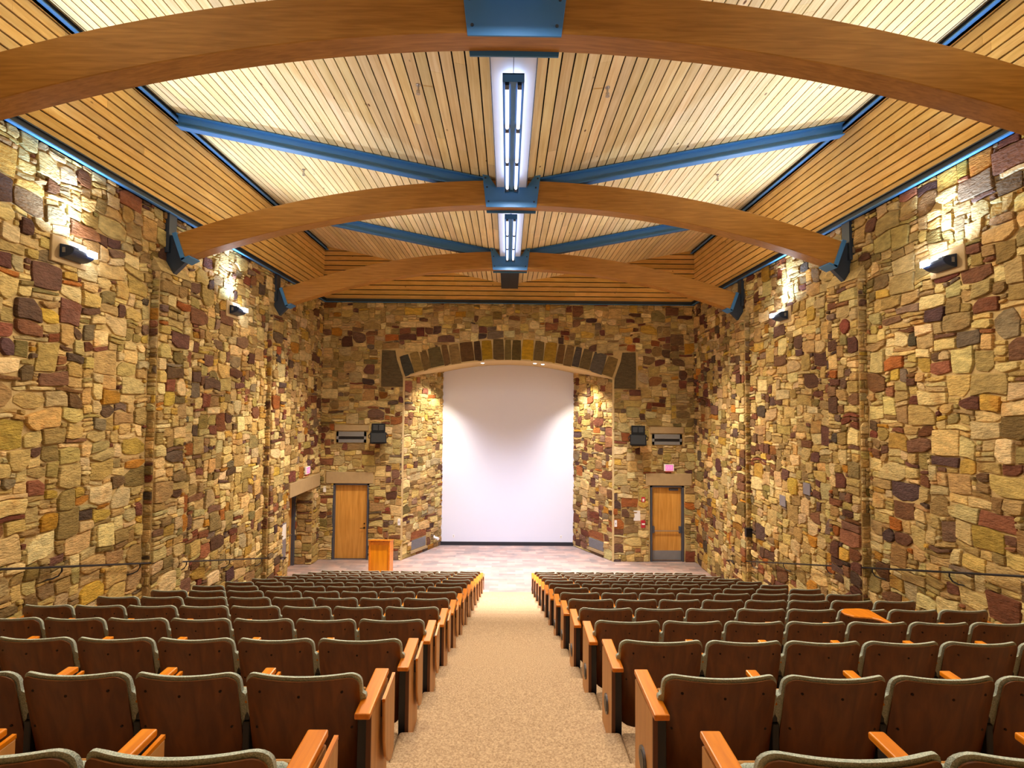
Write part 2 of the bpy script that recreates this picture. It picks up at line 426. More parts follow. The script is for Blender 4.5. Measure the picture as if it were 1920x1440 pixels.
# --- end wall with the arch and the door openings
AR = 10.35; AZ = 6.63-AR
def arch_z(x): return AZ+sqrt(AR*AR-x*x)
def end_wall():
    mb = MB()
    doors = [(-5.80, -4.58, 0, 2.5), (4.73, 5.87, 0, 2.5)]
    holes = doors + [(-6.03, -4.46, 2.5, 2.89), (4.58, 6.13, 2.5, 2.90), (-5.80, -4.66, 3.82, 4.43), (4.69, 5.88, 3.82, 4.46)]
    def vz(x): return AZ+sqrt((AR+.72)**2-x*x)
    def blocked(u, v):
        x = u-W
        if any(a-.02 < x < b+.02 and c <= v < d for a, b, c, d in holes): return True
        if abs(x) < 3.5 and v < vz(x): return True
        if 3.46 < abs(x) < 4.28 and 5.70 < v < 6.95: return True
        return False
    stone_field(mb, 2*W, ZT, lambda u, v, h: (u-W, YB-h, v), blocked, 31)
    YM = YB-.006
    xs = sorted(set([-W, W]+[q for a, b, _, _ in doors for q in (a, b)]+[-3.5+7*i/28 for i in range(29)]))
    for x0, x1 in zip(xs, xs[1:]):
        xm = (x0+x1)/2; d = next((t for t in doors if t[0] < xm < t[1]), None)
        if d: quad(mb, (x0, YM, d[3]), (x1, YM, d[3]), (x1, YM, ZT), (x0, YM, ZT))
        elif abs(xm) < 3.5: quad(mb, (x0, YM, arch_z(x0)), (x1, YM, arch_z(x1)), (x1, YM, ZT), (x0, YM, ZT))
        else: quad(mb, (x0, YM, 0), (x1, YM, 0), (x1, YM, ZT), (x0, YM, ZT))
    wb = struct(mb.build('wall_back', [M['stone'], M['mortar']], attr='stone'))
    # ring of dark arch stones
    mb = MB(); rnd = random.Random(9)
    pal = [((104,86,50), 4), ((112,88,44), 4), ((76,62,44), 4), ((150,112,36), 2), ((84,76,66), 2), ((138,112,64), 3), ((170,132,30), 1)]
    a1 = math.asin(3.46/AR); n = 22; t = -a1
    cuts = [-a1]
    while cuts[-1] < a1: cuts.append(cuts[-1]+rnd.uniform(.022, .046))
    k = a1/cuts[-1]; cuts = [c if i == 0 else -a1+(c+a1)*(2*a1)/(cuts[-1]+a1) for i, c in enumerate(cuts)]
    for c0, c1 in zip(cuts, cuts[1:]):
        g = .0011; r0, r1 = AR+.015, AR+.70+rnd.uniform(-.02, .02)
        P = lambda a, r: (r*sin(a), AZ+r*cos(a))
        uv = [P(c0+g, r0), P((c0+c1)/2, r0), P(c1-g, r0), P(c1-g, (r0+r1)/2), P(c1-g*3, r1), P((c0+c1)/2, r1+.01), P(c0+g*3, r1), P(c0+g, (r0+r1)/2)]
        add_stone(mb, uv, rnd.uniform(.03, .05), lambda u, v, h: (u, YB-h, v), pick_col(rnd, pal), rnd)
    for s in (-1, 1):
        uv = [(s*3.52, 5.72), (s*4.25, 5.72), (s*4.26, 6.4), (s*4.25, 6.94), (s*3.81, 6.93), (s*3.75, 6.62), (s*3.555, 6.07)]
        if s < 0: uv = uv[::-1]
        add_stone(mb, uv, .045, lambda u, v, h: (u, YB-h, v), lin(98, 84, 60), rnd)
    mb.build('arch_stones', M['stone'], wb, attr='stone')
    return wb
end_wall()
YA = 19.78; XA0, XA1 = 3.5, 2.44
def alcove():
    for s, nm in ((-1, 'wall_alcove_left'), (1, 'wall_alcove_right')):
        a = Vector((s*XA0, YB, 0)); b = Vector((s*XA1, YA, 0)); d = b-a; L = d.length; d.normalize()
        nrm = Vector((-s*d.y, s*d.x, 0)) if True else None
        if nrm.x*s > 0: nrm = -nrm
        mb = MB()
        def blk(u, v):
            return (.42 < u/L*2.2 < 1.32 and .16 < v < .78) or v > 6.1+.55*u/L
        def to3(u, v, h): p = a+d*u+nrm*h; return (p.x, p.y, v)
        stone_field(mb, L, 6.8, to3, blk, 41+s)
        quad(mb, to3(0, 0, .012)[:2]+(0,), to3(L, 0, .012)[:2]+(0,), to3(L, 0, .012)[:2]+(6.62,), to3(0, 0, .012)[:2]+(6.1,))
        w = struct(mb.build(nm, [M['stone'], M['mortar']], attr='stone'))
        # low recessed grille with its rough lintel stone
        def bar(mb, u0, u1, v0, v1, h0, h1, mat=0):
            ps = [to3(u, v, h) for h in (h0, h1) for u, v in ((u0, v0), (u1, v0), (u1, v1), (u0, v1))]
            mb.add(ps, [(0, 1, 2, 3), (4, 5, 6, 7), (0, 1, 5, 4), (1, 2, 6, 5), (2, 3, 7, 6), (3, 0, 4, 7)], mat)
        k = L/2.2
        t = thing('air_grille', 'grey floor-level air grille set in the stone at the %s of the white screen' % ('left' if s < 0 else 'right'), 'vent', (a.x, a.y, 0), 'low grilles in the alcove')
        g = MB(); bar(g, .46*k, 1.28*k, .20, .52, .0, .02)
        for q in range(9): bar(g, .48*k, 1.26*k, .215+q*.033, .235+q*.033, .02, .032)
        o = g.build('grille', M['grey'], t); o.matrix_parent_inverse = Matrix.Translation(-a)
        mb2 = MB(); rr = random.Random(3)
        add_stone(mb2, [(.45*k, .56), (1.3*k, .56), (1.3*k, .72), (1.05*k, .84), (.5*k, .8)], .035, to3, lin(150, 92, 56), rr)
        mb2.build('lintel_stone', M['stone'], w, attr='stone')
        mb3 = MB(); bar(mb3, .42*k, 1.34*k, .10, .18, 0, .06)
        o = mb3.build('sill', M['lime'], t); o.matrix_parent_inverse = Matrix.Translation(-a)
    # soffit of the arch and its pale edging
    mb = MB(); N = 40
    for i in range(N):
        x0, x1 = -XA0+2*XA0*i/N, -XA0+2*XA0*(i+1)/N
        for (ya, yb, e) in ((YB-.05, YA+.1, 0),):
            mb.add([(x0, ya, arch_z(x0)), (x1, ya, arch_z(x1)), (x1, yb, arch_z(x1)), (x0, yb, arch_z(x0)),
                    (x0, ya, arch_z(x0)+.05), (x1, ya, arch_z(x1)+.05), (x1, yb, arch_z(x1)+.05), (x0, yb, arch_z(x0)+.05)],
                   [(0, 1, 2, 3), (4, 7, 6, 5), (0, 4, 5, 1)], 0)
    for s in (-1, 1): mb.box(s*XA0-.03, s*XA0+.03, YB-.05, YB+.03, 0, 6.02)
    struct(mb.build('trim_4', M['plaster']))
    # wall behind the screen
    mb = MB(); quad(mb, (-XA1-.3, YA+.05, 0), (XA1+.3, YA+.05, 0), (XA1+.3, YA+.05, 6.7), (-XA1-.3, YA+.05, 6.7), 0)
    struct(mb.build('wall_alcove_back', M['plaster']))
    t = thing('projection_screen', 'tall white projection screen filling the back of the arched stone alcove', 'screen', (0, YA, 0))
    mb = MB(); N = 30
    pts = [(-2.44, .13), (2.44, .13)]+[(x, arch_z(x)-.004) for x in [2.44-4.88*i/N for i in range(N+1)]]
    mb.prism(pts, 'y', -.02, .02); mb.build('screen_surface', M['screen'], t)
    mb = MB(); mb.box(-2.45, 2.45, -.05, .02, 0, .13); mb.build('bottom_bar', M['base'], t)
    for s, w in ((-1, 'left'), (1, 'right')):
        mb = MB(); mb.box(-.035, .035, -.008, 0, -.055, .055); mb.box(-.012, .012, -.012, -.008, -.03, -.005, 1); mb.box(-.012, .012, -.012, -.008, .005, .03, 1)
        o = mb.build('wall_plate', [M['white'], M['grey']], None, bevel=.002); o.location = (s*1.97, YA-.02, .33)
        tag(o, 'small white socket plate low on the %s of the white screen' % w, 'socket', 'socket plates on the screen')
alcove()

# ------------------------------------------------------------------ timber walls, ceiling
def tint(rnd, a=.16): 
    k = 1+rnd.uniform(-a, a); return (k*(1+rnd.uniform(-.03, .03)), k, k*(1+rnd.uniform(-.10, .06)), 1)
def timber_wall(name, kind):
    mb = MB(); rnd = random.Random(name); n = 11; z0 = ZT+.10; bh = (ZW+.02-z0)/n
    for i in range(n):
        a, b = z0+i*bh, z0+(i+1)*bh-.030
        cuts = [YR, 2.1+rnd.uniform(0, 2), 7.+rnd.uniform(-1, 2), 12.+rnd.uniform(-1, 2), YB] if kind else [-W, rnd.uniform(-3, -1), rnd.uniform(1, 4), W]
        for c0, c1 in zip(cuts, cuts[1:]):
            if kind: mb.box(*sorted((kind*(W-.02), kind*(W+.01))), c0, c1-.003, a, b, 0, tint(rnd))
            else: mb.box(c0, c1-.003, YB-.02, YB+.01, a, b, 0, tint(rnd))
    if kind: mb.add([(kind*(W+.01), YR, ZT), (kind*(W+.01), YB, ZT), (kind*(W+.01), YB, ZW+.1), (kind*(W+.01), YR, ZW+.1)], [(0, 1, 2, 3)], 1)
    else: mb.add([(-W, YB+.01, ZT), (W, YB+.01, ZT), (W, YB+.01, ZW+.1), (-W, YB+.01, ZW+.1)], [(0, 1, 2, 3)], 1)
    return struct(mb.build(name, [M['wallwood'], M['backing']], attr='tint'))
timber_wall('wall_left_timber', -1); timber_wall('wall_right_timber', 1); timber_wall('wall_back_timber', 0)

def ceil_z(x): return ZC+(abs(x)-.27)*(ZW-ZC)/(W-.27)
def ceiling():
    mb = MB(); rnd = random.Random(4); n = 37
    for s in (-1, 1):
        for i in range(n):
            w = (W-.27)/n; xa, xb = .27+i*w, .27+(i+1)*w-.020
            cuts = [YR, 1.4+rnd.uniform(-1, 1), 5.2+rnd.uniform(-1, 1.6), 9+rnd.uniform(-1, 1.6), 13+rnd.uniform(-1, 1.6), YB]
            for c0, c1 in zip(cuts, cuts[1:]):
                za, zb = ceil_z(xa), ceil_z(xb); c1 -= .003
                vs = [(s*xa, c0, za), (s*xb, c0, zb), (s*xb, c1, zb), (s*xa, c1, za)]
                vs += [(x, y, z+.02) for x, y, z in vs]
                mb.add(vs, [(0, 1, 2, 3), (4, 5, 6, 7), (0, 1, 5, 4), (1, 2, 6, 5), (2, 3, 7, 6), (3, 0, 4, 7)], 0, tint(rnd, .12))
        mb.add([(0, YR, ceil_z(.27)+.021), (s*W, YR, ZW+.021), (s*W, YB, ZW+.021), (0, YB, ceil_z(.27)+.021)], [(0, 1, 2, 3)], 1)
    return struct(mb.build('ceiling', [M['ceilwood'], M['backing']], attr='tint'))
ceiling()

# steel trims: channel on top of the stone, channel under the roof edge
def channel(name, s, z0, z1, d, mats):
    mb = MB(); X = s*W
    def bx(a, b, za, zb, m=0): mb.box(*sorted((X-s*a, X-s*b)), YR, YB, za, zb, m)
    bx(0, d*.55, z0, z1, 0); bx(0, d, z0, z0+.018, 1); bx(0, d*.8, z1-.018, z1, 0)
    return struct(mb.build(name, mats))
for s, k in ((-1, 1), (1, 2)):
    channel('trim_%d' % k, s, ZT-.02, ZT+.115, .13, [M['steel_dark'], M['steel']])
    channel('trim_%d' % (k+4), s, ZW-.13, ZW+.0, .14, [M['steel_dark'], M['steel']])
mb = MB(); mb.box(-W, W, YB-.07, YB, ZT-.03, ZT+.1); mb.box(-W, W, YB-.11, YB, ZT-.03, ZT-.012, 1)
struct(mb.build('trim_3', [M['steel_dark'], M['steel']]))

# rear wall, behind the camera
mb = MB(); mb.box(-W, W, YR-.1, YR, 0, ZW+.2); struct(mb.build('wall_rear', M['plaster']))

# ------------------------------------------------------------------ floor: stepped seating, aisle and stage
def floor():
    mb = MB(); AX = .70
    top = floor_z(0)+RISE
    nose = .02
    # seating platforms either side of the centre aisle
    for s in (-1, 1):
        prev = YR
        for n in range(0, 14):
            y0 = row_y(n)+.02; z = floor_z(n-1) if n > 0 else floor_z(-1)
            # platform of row n-1 runs up to the back of row n
            mb.box(*sorted((s*AX, s*W)), prev, y0, -.3, z)
            prev = y0
    prev = YR
    zs = []
    # aisle: two steps to each row
    y = YR
    for n in range(0, 14):
        y0 = row_y(n)+.02
        zt = floor_z(n-1)
        mb.box(-AX, AX, prev, y0, -.3, zt)
        if n < 13:
            mb.box(-AX, AX, y0, y0+DY/2, -.3, zt-RISE/2)
            prev = y0+DY/2
    o = struct(mb.build('floor', M['carpet'], bevel=.024, seg=4))
    return o
floor()
# flat tan carpet strip at row 13 and the stage carpet
mb = MB(); mb.box(-W, W, row_y(13)+.02, 14.88, -.3, 0); struct(mb.build('floor_front', M['carpet']))
mb = MB(); mb.box(-W-.9, W+.1, 14.88, YA+.2, -.3, 0); struct(mb.build('floor_stage', M['tiles']))

# ------------------------------------------------------------------ glulam arches
RI = 17.19; ZI = 8.75-RI; BD = .45
def arch_beam(k, yf):
    lab = ['curved laminated timber roof beam nearest the camera, crossing the top of the picture',
           'curved laminated timber roof beam between the two long ceiling lights',
           'curved laminated timber roof beam nearest the stage, smallest of the three'][k]
    t = thing('arched_beam', lab, 'beam', (0, yf+BT/2, 0), 'curved timber roof beams')
    mb = MB(); N = 48; a1 = math.asin(5.93/(RI+BD/2))
    prof = [(0, -BT/2), (0, BT/2), (BD, BT/2), (BD, -BT/2)]
    vs = []; fs = []
    for i in range(N+1):
        a = -a1+2*a1*i/N
        for r, y in prof: vs.append(((RI+r)*sin(a), y, ZI+(RI+r)*cos(a)))
    for i in range(N):
        for q in range(4): fs.append((i*4+q, i*4+(q+1) % 4, (i+1)*4+(q+1) % 4, (i+1)*4+q))
    fs += [(0, 1, 2, 3), tuple(N*4+q for q in (3, 2, 1, 0))]
    mb.add(vs, fs); mb.build('timber', M['beam'], t, bevel=.008, seg=1)
    # saddle at the crown: two winged plates and a bottom plate
    zb = 8.70
    pl = [(-.455, zb), (.455, zb), (.525, zb+.595), (.43, zb+.595), (.275, zb+.37), (-.275, zb+.37), (-.43, zb+.595), (-.525, zb+.595)]
    mb = MB()
    mb.prism(pl, 'y', -BT/2-.022, -BT/2-.002); mb.prism(pl, 'y', BT/2+.002, BT/2+.022)
    sd = mb.build('saddle_plate', M['steel'], t, bevel=.003, seg=1)
    for bxx, bz in ((-.41, zb+.10), (.41, zb+.10), (-.44, zb+.36), (.44, zb+.36), (-.475, zb+.53), (.475, zb+.53)):
        b = MB(); b.disc((bxx, -BT/2-.022, bz), .017, -.012, 'y', 10); b.build('bolt', M['steel_dark'], sd, bevel=.003, seg=1)
    # end shoes
    for s in (-1, 1):
        ae = s*a1
        er = Vector((sin(ae), 0, cos(ae))); et = Vector((cos(ae), 0, -sin(ae)))*s
        ctr = Vector((0, 0, ZI))
        def P(r, tt, y): p = ctr+er*(RI+r)+et*tt; return (p.x, y, p.z)
        mb = MB(); h = BT/2+.025
        ob = [(-.035, -.20), (BD+.02, -.02), (BD+.02, .05), (-.035, .05)]
        ps = [P(-.03, -.02, -h), P(BD+.03, -.02, -h), P(BD+.03, .055, -h), P(-.05, .055, -h)]
        ps += [(x, h, z) for x, y, z in ps]
        F = [(0, 1, 2, 3), (4, 7, 6, 5), (0, 4, 5, 1), (1, 5, 6, 2), (2, 6, 7, 3), (3, 7, 4, 0)]
        mb.add(ps, F)
        ps = [P(-.03, -.11, -h), P(-.002, -.11, -h), P(-.002, .05, -h), P(-.05, .05, -h)]
        ps += [(x, h, z) for x, y, z in ps]
        mb.add(ps, F)
        # tapered fin carrying the shoe down the wall
        xw = s*(W-.012)
        pe = P(BD, .05, 0); pf = P(-.05, .05, 0)
        mb.build('end_shoe', M['steel'], t, bevel=.003, seg=1)
        mb = MB(); mb.prism([(pe[0], pe[2]), (pf[0], pf[2]), (xw, pf[2]-.36), (xw, pe[2]+.05)], 'y', -.05, .05)
        mb.build('wall_fin', M['steel_dark'], t, bevel=.003, seg=1)
        mb = MB(); mb.box(*sorted((s*(W-.10), s*(W-.01))), -.11, .11, pe[2]-.3, ZT-.02)
        mb.build('wall_post', M['steel_dark'], t, bevel=.003, seg=1)
    return t
beams = [arch_beam(k, y) for k, y in enumerate(BEAMS)]

# rafters in the plane of each arch, from the saddle up to the roof edge
for k, yf in enumerate(BEAMS):
    if k == 0: continue
    for s in (-1, 1):
        lab = 'blue steel rafter on the %s side above the %s timber beam' % ('left' if s < 0 else 'right', ['nearest', 'middle', 'farthest'][k])
        mb = MB(); x0, x1 = .50, W-.13
        z0, z1 = ceil_z(x0)-.015, ceil_z(x1)-.015; yc = 0; D = .235
        def bar(ya, yb, ta, tb, m=0):
            vs = [(s*x0, ya, z0-ta), (s*x1, ya, z1-ta), (s*x1, yb, z1-ta), (s*x0, yb, z0-ta), (s*x0, ya, z0-tb), (s*x1, ya, z1-tb), (s*x1, yb, z1-tb), (s*x0, yb, z0-tb)]
            mb.add(vs, [(0, 1, 2, 3), (4, 7, 6, 5), (0, 4, 5, 1), (1, 5, 6, 2), (2, 6, 7, 3), (3, 7, 4, 0)], m)
        bar(-.085, .085, 0, .02); bar(-.02, .02, .02, D-.02); bar(-.085, .085, D-.02, D)
        o = mb.build('steel_rafter', M['steel'], None); o.location = (0, yf+BT/2, 0)
        tag(o, lab, 'rafter', 'blue steel rafters')

# valley girder, one box per bay, with the lights under it
vb = [(-2.9, BEAMS[0]-.03), (BEAMS[0]+BT+.03, BEAMS[1]-.03), (BEAMS[1]+BT+.03, BEAMS[2]-.03), (BEAMS[2]+BT+.03, YB-.02)]
vl = ['', 'pale steel ceiling girder over the nearer long ceiling light', 'pale steel ceiling girder over the farther long ceiling light', 'dark short steel ceiling girder between the farthest beam and the end wall']
for k, (y0, y1) in enumerate(vb):
    mb = MB()
    mb.box(-.262, -.004, y0, y1, 9.06, 9.075); mb.box(.004, .262, y0, y1, 9.06, 9.075)
    mb.box(-.262, .262, y0, y1, 9.076, 9.16, 1)
    for s in (-1, 1): mb.box(*sorted((s*.262, s*.277)), y0, y1, 9.052, 9.27, 1)
    o = mb.build('valley_girder', [M['steel_light'] if k < 3 else M['steel_dark'], M['steel_dark']], None, bevel=.002, seg=1)  # dim light of the last bay put into the colour as dark steel
    tag(o, vl[k] or 'pale steel ceiling girder above the camera', 'girder', 'steel girders along the ceiling valley')

def light_fixture(y0, y1, lab):
    t = thing('strip_light', lab, 'ceiling light', (.0, y0, 8.84), 'long fluorescent ceiling lights')
    L = y1-y0
    mb = MB()
    mb.box(-.125, .125, 0, L, .09, .105)                    # back
    for s in (-1, 1): mb.box(*sorted((s*.118, s*.126)), 0, L, 0, .105)
    mb.add([(-.126, 0, 0), (.126, 0, 0), (.126, 0, .105), (-.126, 0, .105), (-.10, .14, .09), (.10, .14, .09)], [(0, 1, 2, 3), (0, 1, 5, 4)])
    mb.add([(-.126, L, 0), (.126, L, 0), (.126, L, .105), (-.126, L, .105)], [(0, 1, 2, 3)])
    mb.box(-.03, .03, .05, L-.02, .045, .09)
    mb.box(-.02, .02, .3, .34, .105, .22); mb.box(-.02, .02, L-.34, L-.3, .105, .22)
    mb.build('housing', M['steel'], t)
    n = 3; seg = (L-.2)/n
    for i in range(n+1):
        for s in (-1, 1):
            mb = MB(); mb.box(s*.074-.024, s*.074+.024, .14+i*seg-.045, .14+i*seg+.045, .02, .09); mb.build('lamp_holder', M['steel_dark'], t)
    for i in range(n):
        for s in (-1, 1):
            mb = MB(); a = .14+i*seg; mb.tube([(s*.074, a+.05, .045), (s*.074, a+seg-.05, .045)], .025, 10)
            mb.build('lamp_tube', M['tube'], t, smooth=40)
    return t
light_fixture(5.98, 9.20, 'nearer of the two long fluorescent lights hung under the ceiling valley')
light_fixture(10.5, 13.72, 'farther and shorter looking of the two long fluorescent lights under the ceiling valley')

# sprinkler heads
for i, (x, y, w) in enumerate(((-1.28, 7.05, 'left of the nearer strip light, close to it'), (1.28, 7.05, 'right of the nearer strip light, close to it'),
                    (-4.38, 11.1, 'over the left end of the middle timber beam'), (4.38, 11.1, 'over the right end of the middle timber beam'),
                    (-1.28, 11.35, 'left of the farther strip light'), (1.28, 11.35, 'right of the farther strip light'))):
    mb = MB(); mb.tube([(0, 0, 0), (0, 0, -.10)], .014, 8); mb.disc((0, 0, -.008), .035, .008, 'z', 12)
    mb.disc((0, 0, -.128), .03, .004, 'z', 12)
    mb.tube([(-.02, 0, -.08), (-.022, 0, -.105), (0, 0, -.126)], .004, 6); mb.tube([(.02, 0, -.08), (.022, 0, -.105), (0, 0, -.126)], .004, 6)
    mb.box(-.022, .022, -.006, .006, -.085, -.075)
    o = mb.build('sprinkler_head', M['chrome'], None, smooth=40); o.location = (x, y, ceil_z(x))
    tag(o, 'small sprinkler head on the ceiling, '+w, 'sprinkler', 'ceiling sprinkler heads')

# ------------------------------------------------------------------ wall floodlights
def sconce(s, y, lab):
    t = thing('wall_floodlight', lab, 'wall light', (s*(W-.02), y, 7.22), 'wall floodlights')
    mb = MB(); mb.box(*sorted((0, -s*.045)), -.30, .30, -.19, .17); mb.build('stone_plate', M['lime'], t, bevel=.012)
    # curved wedge housing, open on top towards the stage end
    def xs(v): return -s*v
    mb = MB(); N = 8; prof = []
    for i in range(N+1):
        a = (pi/2)*i/N
        prof.append((xs(.045+.20*sin(a)), -.115*cos(a)))     # from wall bottom to front top
    prof = [(xs(.045), -.115)]+prof[1:]+[(xs(.20), .045), (xs(.045), .075)]
    mb.prism(prof, 'y', -.18, .20); mb.build('housing', M['sconce'], t, bevel=.006, seg=1)
    mb = MB(); mb.box(*sorted((xs(.09), xs(.13))), -.19, -.178, -.05, .02); mb.build('end_cap', M['grey'], t)
    mb = MB()
    za = .083
    mb.add([(xs(.06), -.02, za), (xs(.215), -.02, .052), (xs(.225), .212, .052), (xs(.06), .212, za), (xs(.06), .212, -.05), (xs(.205), .212, -.03)],
           [(0, 1, 2, 3), (3, 2, 5, 4)])
    mb.box(*sorted((xs(.19), xs(.262))), .07, .215, -.035, .05)
    mb.build('lens', M['lens'], t)
    return t
SCY = (7.45, 11.92)
for s, side in ((-1, 'left'), (1, 'right')):
    sconce(s, SCY[0], 'nearer lit floodlight on the %s stone wall' % side)
    sconce(s, SCY[1], 'farther lit floodlight on the %s stone wall, close to the stage' % side)

# ------------------------------------------------------------------ doors and wall details
def door_back(k, x0, x1, handle, label=None):
    y = YB+.10; z1 = 2.5
    d = MB(); d.box(x0+.05, x1-.05, y, y+.045, .012, z1-.05); door = struct(d.build('door_%d' % k, M['doorwood'], None, bevel=.003, seg=1))
    f = MB()
    for a, b in ((x0, x0+.055), (x1-.055, x1)): f.box(a, b, YB-.02, YB+.16, 0, z1)
    f.box(x0, x1, YB-.02, YB+.16, z1-.055, z1); f.box(x0, x1, YB, YB+.16, 0, .01)
    f.build('door_frame', M['frame'], door)
    if handle == 'lever':
        h = MB(); hx = x1-.16
        h.disc((hx, y, 1.02), .035, -.012, 'y', 14); h.tube([(hx, y-.01, 1.02), (hx, y-.055, 1.02), (hx-.13, y-.058, 1.015)], .011, 8)
        h.build('lever_handle', M['bronze'], door, smooth=40)
        h = MB(); h.disc((hx, y, 1.16), .026, -.015, 'y', 14); h.build('lock', M['bronze'], door)
    else:
        h = MB(); h.tube([(x0+.12, y-.07, 1.0), (x1-.12, y-.07, 1.0)], .017, 8); h.build('push_bar', M['chrome'], door, smooth=40)
        for a in (x0+.06, x1-.14):
            h = MB(); h.box(a, a+.08, y-.09, y, .93, 1.15); h.build('bar_mount', M['frame'], door, bevel=.01)
        h = MB(); h.box(x0+.06, x1-.06, y-.006, y, .03, .34); h.build('kick_plate', M['grey'], door)
        h = MB(); h.box(x1-.46, x1-.16, y-.07, y, z1-.17, z1-.10); h.build('door_closer', M['frame'], door, bevel=.008)
    return door
door_back(1, -5.78, -4.60, 'lever'); door_back(2, 4.75, 5.85, 'bar')
def lintel(n, x0, x1, y0, y1, z0, z1):
    mb = MB(); mb.box(x0, x1, y0, y1, z0, z1); struct(mb.build('trim_%d' % n, M['lime'], None, bevel=.015))
lintel(7, -6.02, -4.47, YB-.055, YB+.02, 2.5, 2.88); lintel(8, 4.585, 6.12, YB-.055, YB+.02, 2.51, 2.91)
lintel(9, -W-.6, -W+.06, 15.33, 17.75, 2.43, 2.84)
# recessed entry in the left wall: far stone reveal, near reveal, door in the back of the recess
mb = MB()
stone_field(mb, .92, 2.45, lambda u, v, h: (-W-.92+u, 17.3-h, v), lambda u, v: False, 77, cu=.1, cv=.085)
stone_field(mb, .92, 2.45, lambda u, v, h: (-W-.92+u, 15.36+h, v), lambda u, v: False, 78, cu=.1, cv=.085)
quad(mb, (-W-.92, 17.3, 0), (-W, 17.3, 0), (-W, 17.3, 2.45), (-W-.92, 17.3, 2.45))
quad(mb, (-W-.92, 15.36, 0), (-W, 15.36, 0), (-W, 15.36, 2.45), (-W-.92, 15.36, 2.45))
struct(mb.build('wall_left_recess', [M['stone'], M['mortar']], attr='stone'))
xd = -W-.62
d = MB(); d.box(xd-.045, xd, 15.5, 17.16, .012, 2.36); door3 = struct(d.build('door_3', M['doorwood'], None, bevel=.003, seg=1))
f = MB()
for a, b in ((15.38, 15.5), (17.16, 17.28)): f.box(xd-.1, xd+.09, a, b, 0, 2.44)
f.box(xd-.1, xd+.09, 15.38, 17.28, 2.36, 2.44); f.build('door_frame', M['frame'], door3)
h = MB(); h.tube([(xd+.06, 15.6, 1.0), (xd+.06, 17.06, 1.0)], .017, 8); h.build('push_bar', M['chrome'], door3)

def exit_sign(loc, rz, lab):
    t = thing('exit_sign', lab, 'exit sign', loc, 'lit exit signs'); t.rotation_euler = (0, 0, rz)
    mb = MB(); mb.box(-.165, .165, -.06, 0, -.115, .115); mb.build('housing', M['white'], t, bevel=.01)
    mb = MB(); mb.box(-.125, .125, -.064, -.058, -.085, .09); f = mb.build('face', M['exit'], t)
    mb = MB(); y0, y1 = -.068, -.063; w = .036; h0, h1 = -.045, .05; st = .010
    def B(x0, x1, a, b): mb.box(x0, x1, y0, y1, a, b)
    x = -.098
    B(x, x+st, h0, h1)
    for zz in (h0, (h0+h1)/2-st/2, h1-st): B(x, x+w, zz, zz+st)
    x = -.045
    for sg in (-1, 1):
        c = x+w/2; hw = w/2
        a = (c-sg*hw, h0); b = (c+sg*hw, h1)
        mb.prism([(a[0]-st/2, a[1]), (a[0]+st/2, a[1]), (b[0]+st/2, b[1]), (b[0]-st/2, b[1])], 'y', y0, y1)
    x = .010; B(x+w/2-st, x+w/2, h0, h1)
    x = .052; B(x+w/2-st/2+.004, x+w/2+st/2+.004, h0, h1); B(x, x+w+.008, h1-st, h1)
    mb.build('lettering', M['exit_text'], f)
    mb = MB(); mb.box(-.12, .12, -.05, 0, -.14, -.114); mb.build('battery_box', M['red'], t)
exit_sign((5.347, YB-.05, 3.105), 0, 'pink lit exit sign above the door with the push bar')
exit_sign((-W+.05, 16.55, 3.08), -pi/2, 'pink lit exit sign on the left wall above the recessed entry') 
bpy.data.objects['exit_sign.001'].rotation_euler = (0, 0, pi/2)

def louvre(x0, x1, z0, z1, zl, w):
    t = thing('wall_vent', 'grey slot vent under a stone lintel, above the door on the %s of the arch' % w, 'vent', ((x0+x1)/2, YB, (z0+z1)/2), 'high wall vents')
    hw, hh = (x1-x0)/2, (z1-z0)/2
    mb = MB(); y0, y1 = -.06, -.014
    mb.box(-hw, hw, y0, y1, hh*.14, hh); mb.box(-hw, hw, y0, y1, -hh, -hh*.40)
    mb.box(-hw, -hw*.86, y0, y1, -hh, hh); mb.box(hw*.86, hw, y0, y1, -hh, hh); mb.box(-hw, hw, -.016, -.013, -hh, hh)
    mb.build('vent_frame', M['grey'], t, bevel=.004, seg=1)
    mb = MB(); mb.box(-hw*.86, hw*.86, -.03, -.016, -hh*.40, hh*.14); mb.build('slot', M['black'], t)
    mb = MB(); mb.box(-hw-.07, hw+.07, -.05, .0, hh+.03, hh+.03+zl); mb.build('stone_lintel', M['lime'], t, bevel=.01)
louvre(-5.70, -4.72, 3.85, 4.21, .19, 'left'); louvre(4.80, 5.79, 3.86, 4.21, .21, 'right')

def speaker(x, s, lab):
    t = thing('loudspeaker', lab, 'speaker', (x, YB-.42, 4.17), 'wall loudspeakers'); t.rotation_euler = (radians(-8), 0, radians(-14*s))
    mb = MB(); mb.prism([(-.26, -.20), (.26, -.20), (.20, .20), (-.20, .20)], 'z', -.32, .03); mb.build('bass_cabinet', M['speaker'], t, bevel=.012)
    mb = MB(); mb.prism([(-.22, -.16), (.22, -.16), (.17, .18), (-.17, .18)], 'z', .035, .32); hc = mb.build('horn_cabinet', M['speaker'], t, bevel=.012)
    mb = MB()
    for i in range(2): mb.box(-.17+i*.18, -.01+i*.18, -.172, -.158, .09, .26)
    mb.build('horn', M['cone'], hc, bevel=.02)
    mb = MB(); mb.box(-.23, .23, -.212, -.198, -.29, 0); mb.build('speaker_grille', M['cone'], t, bevel=.005, seg=1)
    mb = MB(); mb.tube([(0, .15, -.1), (s*.0, .40, -.1)], .03, 8)
    for q in (-1, 1): mb.tube([(q*.26, 0, .0), (q*.31, .06, -.05), (q*.30, .2, -.12), (q*.12, .36, -.14)], .014, 8)
    mb.build('bracket', M['black'], t)
